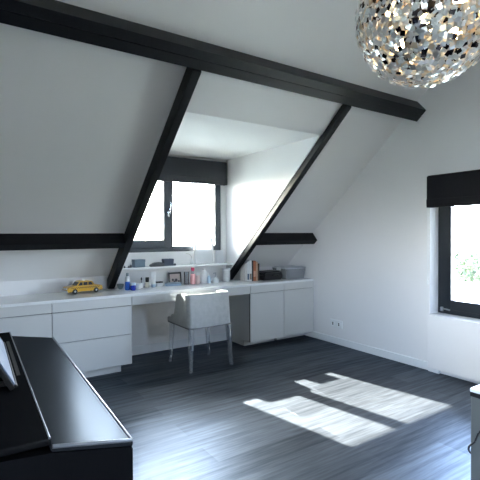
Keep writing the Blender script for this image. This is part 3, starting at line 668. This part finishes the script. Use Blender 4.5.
obj('brush', lambda bm: (tube(bm, [(0, 0, 0.01), (0.004, 0, 0.085)], 0.003), lathe(bm, [(0.003, 0.08), (0.008, 0.09), (0.007, 0.105), (0, 0.115)], 12, (0.004, 0, 0))), M_CASE, t)
lathe_thing('serum_bottle', 'small pale bottle with a black cap left of the tall white tube', 'bottle', 1.706, 4.305, [
    ('body', mat('cream_glass', (0.62, 0.58, 0.50), 0.3), cyl(0.025, 0, 0.058, 0.005)), ('cap', M_BLACK, cyl(0.019, 0.0582, 0.108))], G)
t = thing('lotion_tube', 'tall white tube standing on its cap left of the small black lidded box', 'tube', (1.776, 4.31, Z0), 0, G)
obj('cap', lambda bm: lathe(bm, cyl(0.024, 0, 0.03), 20), M_LBLUE, t, smooth=True)
def b_tb(bm):
    n = 18; rings = []
    for k in range(7):
        f = k / 6; z = 0.0303 + 0.13 * f; rx = 0.025 + 0.006 * f; ry = 0.025 * (1 - f) + 0.002 * f
        rings.append([bm.verts.new((rx * math.cos(2 * math.pi * i / n), ry * math.sin(2 * math.pi * i / n), z)) for i in range(n)])
    fs = [bm.faces.new(rings[0]), bm.faces.new(rings[-1])]
    for a, b in zip(rings, rings[1:]):
        for i in range(n): fs.append(bm.faces.new([a[i], a[(i + 1) % n], b[(i + 1) % n], b[i]]))
    bmesh.ops.recalc_face_normals(bm, faces=fs)
obj('body', b_tb, M_WHT, t, smooth=True)
t = thing('small_box', 'small white box with black lid between the white tube and the photo', 'box', (1.86, 4.35, Z0), 0, G)
obj('base', B(-0.033, 0.033, -0.025, 0.025, 0, 0.036, 0.002), M_WHT, t); obj('lid', B(-0.034, 0.034, -0.026, 0.026, 0.0362, 0.050, 0.002), M_BLACK, t)
t = thing('cosmetics_palette', 'flat pale blue case lying below the framed photo', 'case', (2.00, 4.30, Z0), 0, G)
obj('base', B(-0.085, 0.085, -0.035, 0.035, 0, 0.020, 0.004), M_LBLUE, t); obj('lid', B(-0.085, 0.085, -0.035, 0.035, 0.0203, 0.034, 0.004), mat('blue_grey_lid', (0.30, 0.38, 0.46), 0.4), t)
# framed photo
t = thing('photo_frame', 'small black framed photograph standing on the desk under the shelf', 'photo frame', (2.075, 4.40, Z0), 0)
Rm2 = Matrix.Translation((0, 0, 0.001)) @ Matrix.Rotation(math.radians(-9), 4, 'X')
obj('frame', lambda bm: [box(bm, -0.078, -0.062, -0.006, 0.006, 0, 0.135, 0.001, mtx=Rm2), box(bm, 0.062, 0.078, -0.006, 0.006, 0, 0.135, 0.001, mtx=Rm2), box(bm, -0.062, 0.062, -0.006, 0.006, 0, 0.016, 0.001, mtx=Rm2), box(bm, -0.062, 0.062, -0.006, 0.006, 0.115, 0.135, 0.001, mtx=Rm2)], M_BLACK, t)
ph = obj('photograph', B(-0.062, 0.062, -0.002, 0.004, 0.016, 0.115, mtx=Rm2), mat('photo_pale_tones', (0.55, 0.45, 0.42), 0.3, noise=0.2, nscale=25), t)
obj('photo_dark_shapes', lambda bm: [lathe(bm, [(rr, 0), (rr, 0.0006), (0, 0.0006)], 14, mtx=Rm2 @ Matrix.Translation((x, -0.0021, z)) @ Matrix.Rotation(math.pi / 2, 4, 'X')) for x, z, rr in ((-0.028, 0.05, 0.014), (0.012, 0.045, 0.018), (0.045, 0.032, 0.012), (-0.01, 0.03, 0.012))], mat('photo_dark_tones', (0.03, 0.02, 0.03), 0.3), ph)
obj('easel_back', B(-0.02, 0.02, 0.0, 0.003, 0, 0.11, mtx=Matrix.Translation((0, 0.046, 0.001)) @ Matrix.Rotation(math.radians(13), 4, 'X')), M_BLACK, t)
M_CLR2 = glass_mat('clear_acrylic', (0.88, 0.90, 0.93), 2.0, 0.05)
t = thing('acrylic_tumbler', 'clear tumbler right of the framed photo', 'tumbler', (2.175, 4.32, Z0), 0, G)
obj('cup', lambda bm: lathe(bm, [(0, 0), (0.026, 0), (0.030, 0.14), (0.028, 0.14), (0.024, 0.005), (0, 0.005)], 20), M_CLR2, t, smooth=True)
lathe_thing('shower_bottle', 'pink bottle with a raspberry cap on the desk', 'bottle', 2.243, 4.30, [
    ('body', M_PINK, cyl(0.030, 0, 0.115, 0.008)), ('neck', M_CLR2, cyl(0.014, 0.1152, 0.150)), ('cap', M_RED, cyl(0.020, 0.1502, 0.186))], G)
lathe_thing('lotion_bottle', 'pale rose bottle right behind the raspberry capped pink bottle', 'bottle', 2.318, 4.32, [
    ('body', mat('pale_rose_plastic', (0.72, 0.60, 0.60), 0.35), cyl(0.024, 0, 0.095, 0.006)), ('cap', M_WHT, cyl(0.016, 0.0952, 0.130))], G)
lathe_thing('lotion_bottle', 'tall white bottle with rounded shoulder in the middle of the toiletries', 'bottle', 2.390, 4.31, [
    ('body', M_WHT, [(0, 0), (0.032, 0), (0.035, 0.01), (0.035, 0.12), (0.025, 0.142), (0.016, 0.148), (0, 0.148)]), ('cap', M_WHT, cyl(0.018, 0.1482, 0.176))], G)
lathe_thing('spray_bottle', 'slim pale blue bottle between the tall white bottle and the dispenser', 'bottle', 2.445, 4.29, [
    ('body', M_LBLUE, [(0, 0), (0.020, 0), (0.020, 0.06), (0.010, 0.085), (0, 0.085)]), ('cap', M_WHT, cyl(0.009, 0.0852, 0.108))], G)
t = lathe_thing('soap_dispenser', 'squat white dispenser with a thin pump left of the canister', 'dispenser', 2.535, 4.29, [
    ('body', M_WHT, [(0, 0), (0.040, 0), (0.042, 0.012), (0.030, 0.045), (0.012, 0.062), (0, 0.062)]), ('collar', M_WHT, cyl(0.012, 0.0622, 0.078))], G)
obj('pump', lambda bm: (tube(bm, [(0, 0, 0.078), (0, 0, 0.112)], 0.004), tube(bm, [(0.004, 0, 0.112), (-0.032, 0, 0.108)], 0.005)), M_STEEL, t)
lathe_thing('canister', 'silvery white canister with lid beside the foot of the right rafter', 'canister', 2.705, 4.33, [
    ('body', M_SILV, cyl(0.046, 0, 0.130, 0.003)), ('lid', M_WHT, cyl(0.048, 0.1302, 0.156, 0.004))])
lathe_thing('small_bowl', 'small grey green bowl beside the foot of the left rafter', 'bowl', 1.432, 4.345, [
    ('bowl', M_GREYP, [(0, 0), (0.018, 0), (0.033, 0.030), (0.036, 0.052), (0.033, 0.052), (0.029, 0.030), (0, 0.010)])])

# ------------------------------------------------------------------ books, black bag, storage box
books = [(0.030, 0.215, (0.62, 0.60, 0.58), 'slim grey white book leaning nearest to the right rafter', 0.0),
         (0.034, 0.236, (0.70, 0.72, 0.72), 'thick white book with mottled spine second from the right rafter', 0.0),
         (0.032, 0.250, (0.78, 0.79, 0.78), 'tallest white book beside the black spined book', 0.0),
         (0.022, 0.243, (0.02, 0.018, 0.018), 'thin black spined book between the white and orange books', 0.0),
         (0.036, 0.240, (0.42, 0.14, 0.06), 'orange brown thick book right of the black spined book', 0.0),
         (0.026, 0.228, (0.50, 0.33, 0.22), 'tan book right of the orange brown book', 0.0),
         (0.024, 0.205, (0.05, 0.035, 0.02), 'short dark brown book at the right end of the row', 0.0)]
x = 2.858
for i, (wd, h, c, lab, tl) in enumerate(books):
    t = thing('book', lab, 'book', (x, 4.16, Z0), 0, 'books on the worktop beside the right rafter')
    mcov = mat('book_cover_%d' % i, c, 0.45, noise=0.25 if i < 3 else 0.35, nscale=40)
    obj('cover', lambda bm: (box(bm, 0, 0.002, 0, 0.105, 0, h), box(bm, wd - 0.002, wd, 0, 0.105, 0, h), box(bm, 0.002, wd - 0.002, 0, 0.003, 0, h)), mcov, t)
    obj('pages', B(0.0022, wd - 0.0022, 0.0032, 0.101, 0.003, h - 0.003), M_PAPER, t)
    if i in (1, 2, 4): obj('spine_label', B(0.004, wd - 0.004, -0.0006, 0.0005, 0.02 if i != 4 else 0.05, 0.09 if i != 4 else 0.12), mat('spine_label_%d' % i, [(0.1, 0.14, 0.2), (0.22, 0.18, 0.14), (0.60, 0.35, 0.25)][(1, 2, 4).index(i)], 0.5, noise=0.5, nscale=60), t)
    x += wd + 0.001
def b_bag(bm):
    prism(bm, [(0.0, 0.0), (0.0, 0.075), (0.03, 0.105), (0.27, 0.11), (0.300, 0.08), (0.300, 0.0)], -0.10, 0.10, 'Y', bev=0.02)
bag = thing('laptop_bag', 'flat black bag lying between the books and the storage box', 'bag', (3.09, 4.20, Z0))
obj('body', b_bag, M_BLACK, bag, smooth=True)
obj('handle', lambda bm: tube(bm, smooth_curve([(0.12, -0.099, 0.05), (0.13, -0.118, 0.065), (0.20, -0.118, 0.065), (0.21, -0.099, 0.05)]), 0.006), M_BLACK, bag, smooth=True)
bx = thing('storage_box', 'translucent plastic storage box with lid in the corner of the worktop', 'storage box', (3.565, 4.20, Z0))
def b_tub(bm):
    a, b, c, d = 0.145, 0.12, 0.158, 0.135
    h = 0.125
    lo = [(-a, -b), (a, -b), (a, b), (-a, b)]; hi = [(-c, -d), (c, -d), (c, d), (-c, d)]
    L0 = [bm.verts.new((*q, 0)) for q in lo]; H0 = [bm.verts.new((*q, h)) for q in hi]
    fs = [bm.faces.new(L0)] + [bm.faces.new([L0[k], L0[(k + 1) % 4], H0[(k + 1) % 4], H0[k]]) for k in range(4)]
    bmesh.ops.recalc_face_normals(bm, faces=fs)
obj('tub', b_tub, M_BOXPLASTIC, bx)
lid = obj('lid', lambda bm: (box(bm, -0.163, 0.163, -0.14, 0.14, 0.1255, 0.14, 0.004), box(bm, -0.14, 0.14, -0.118, 0.118, 0.1405, 0.148, 0.003)), mat('milky_lid', (0.52, 0.55, 0.58), 0.3, trans=0.3), bx)
for s in (-1, 1): obj('clip', B(*sorted((s * 0.164, s * 0.172)), -0.04, 0.04, 0.105, 0.14, 0.002), M_WHT, lid)
ct = thing('folded_cloth', 'dark grey folded cloth seen inside the translucent storage box', 'cloth', (3.565, 4.20, Z0 + 0.002))
obj('layers', lambda bm: [box(bm, -0.13 + 0.008 * k, 0.13 - 0.012 * k, -0.105, 0.10, 0.003 + 0.022 * k, 0.023 + 0.022 * k, 0.009, 3) for k in range(4)], mat('dark_grey_cloth', (0.17, 0.18, 0.20), 0.9, noise=0.6, nscale=12), ct, smooth=True)

# ------------------------------------------------------------------ chandelier
LC = Vector((1.650, 1.065, 2.204)); LR = 0.274
M_T = [mat('mirror_tile_silver', (0.74, 0.75, 0.76), 0.33, metal=1.0), mat('mirror_tile_champagne', (0.78, 0.64, 0.46), 0.34, metal=1.0), mat('mirror_tile_dark_reflection', (0.05, 0.045, 0.05), 0.12, metal=1.0), mat('pearl_tile', (0.55, 0.57, 0.58), 0.35)]  # the dark tiles paint in dark reflections and gaps between tiles
lamp = thing('globe_chandelier', 'round pendant lamp covered in small square mirror tiles hanging at top right', 'chandelier', LC)
NT = 2700; ga = math.pi * (3 - math.sqrt(5)); tiles = []
for k in range(NT):
    zz = 1 - 2 * (k + 0.5) / NT; rr = math.sqrt(1 - zz * zz); a = ga * k
    n = Vector((rr * math.cos(a), rr * math.sin(a), zz))
    n = (n + Vector((random.gauss(0, 1), random.gauss(0, 1), random.gauss(0, 1))) * 0.035).normalized()
    pos = n * (LR + random.uniform(-0.016, 0.012))
    nn = (n + Vector((random.gauss(0, 1), random.gauss(0, 1), random.gauss(0, 1))) * 0.17).normalized()
    q = nn.to_track_quat('Z', 'Y').to_matrix().to_4x4() @ Matrix.Rotation(random.uniform(0, math.pi / 2), 4, 'Z')
    mi = random.choices((0, 1, 2, 3), (0.43, 0.15, 0.15, 0.27))[0]
    tiles.append((Matrix.Translation(pos) @ q, mi, (CAM - (LC + pos)).normalized().dot(n), pos))
def in_view(P):
    d = P - CAM; z = d.dot(fw)
    return abs(d.dot(rv) / z) < 240 / FPX and abs(d.dot(uv) / z) < 240 / FPX
order = sorted(range(NT), key=lambda i: (not (in_view(LC + tiles[i][3]) and tiles[i][2] > 0.2), -tiles[i][2]))
front = set(order[:100])
HS = 0.0098
tile_me = []
for mm in M_T:
    bm = bmesh.new(); box(bm, -HS, HS, -HS, HS, -0.0004, 0.0004); me = bpy.data.meshes.new('mirror_tile'); bm.to_mesh(me); bm.free(); me.materials.append(mm); tile_me.append(me)
for i in sorted(front):
    o = bpy.data.objects.new('mirror_tile', tile_me[tiles[i][1]]); COL.objects.link(o); o.parent = lamp; o.matrix_local = tiles[i][0]
bm = bmesh.new(); mids = []
for i in range(NT):
    if i in front: continue
    n0 = len(bm.faces); box(bm, -HS, HS, -HS, HS, -0.0004, 0.0004, mtx=tiles[i][0]); mids += [tiles[i][1]] * 6
me = bpy.data.meshes.new('mirror_tiles'); bm.to_mesh(me); bm.free()
for mm in M_T: me.materials.append(mm)
for p, mi in zip(me.polygons, mids): p.material_index = mi
o = bpy.data.objects.new('mirror_tiles', me); COL.objects.link(o); o.parent = lamp; o['kind'] = 'stuff'
obj('hub', lambda bm: lathe(bm, [(0, -0.05), (0.05, -0.04), (0.055, 0.0), (0.05, 0.05), (0.012, 0.07), (0.012, LR + 0.05), (0, LR + 0.05)], 20), M_BLACK, lamp, smooth=True)
M_BULB = mat('warm_bulb_glow', (1, 0.85, 0.6), 0.3, emit=(1.0, 0.72, 0.40), estr=24.0)
bulb_dirs = [Vector((math.cos(a) * math.cos(e), math.sin(a) * math.cos(e), math.sin(e))) for a, e in ((0.4, 0.1), (1.5, -0.5), (2.6, 0.1), (3.7, -0.5), (4.8, 0.1), (5.8, -0.45))]
for d in bulb_dirs:
    Rb = d.to_track_quat('Z', 'Y').to_matrix().to_4x4()
    s_ = obj('socket', lambda bm: lathe(bm, [(0.012, 0.035), (0.014, 0.10), (0.011, 0.115), (0, 0.115)], 12, mtx=Rb), M_STEEL, lamp, smooth=True)
    obj('bulb', lambda bm: lathe(bm, [(0, 0.115), (0.008, 0.118), (0.020, 0.145), (0.017, 0.165), (0, 0.175)], 14, mtx=Rb), M_BULB, s_, smooth=True)
ctop = zr(LC.y) - LC.z
obj('suspension_cable', lambda bm: tube(bm, [(0, 0, LR + 0.04), (0, 0, ctop - 0.02)], 0.003), M_BLACK, lamp)
obj('ceiling_cup', lambda bm: lathe(bm, [(0.008, -0.06), (0.05, -0.055), (0.055, 0.02), (0, 0.05)], 20, (0, 0, ctop)), M_WHT, lamp, smooth=True)
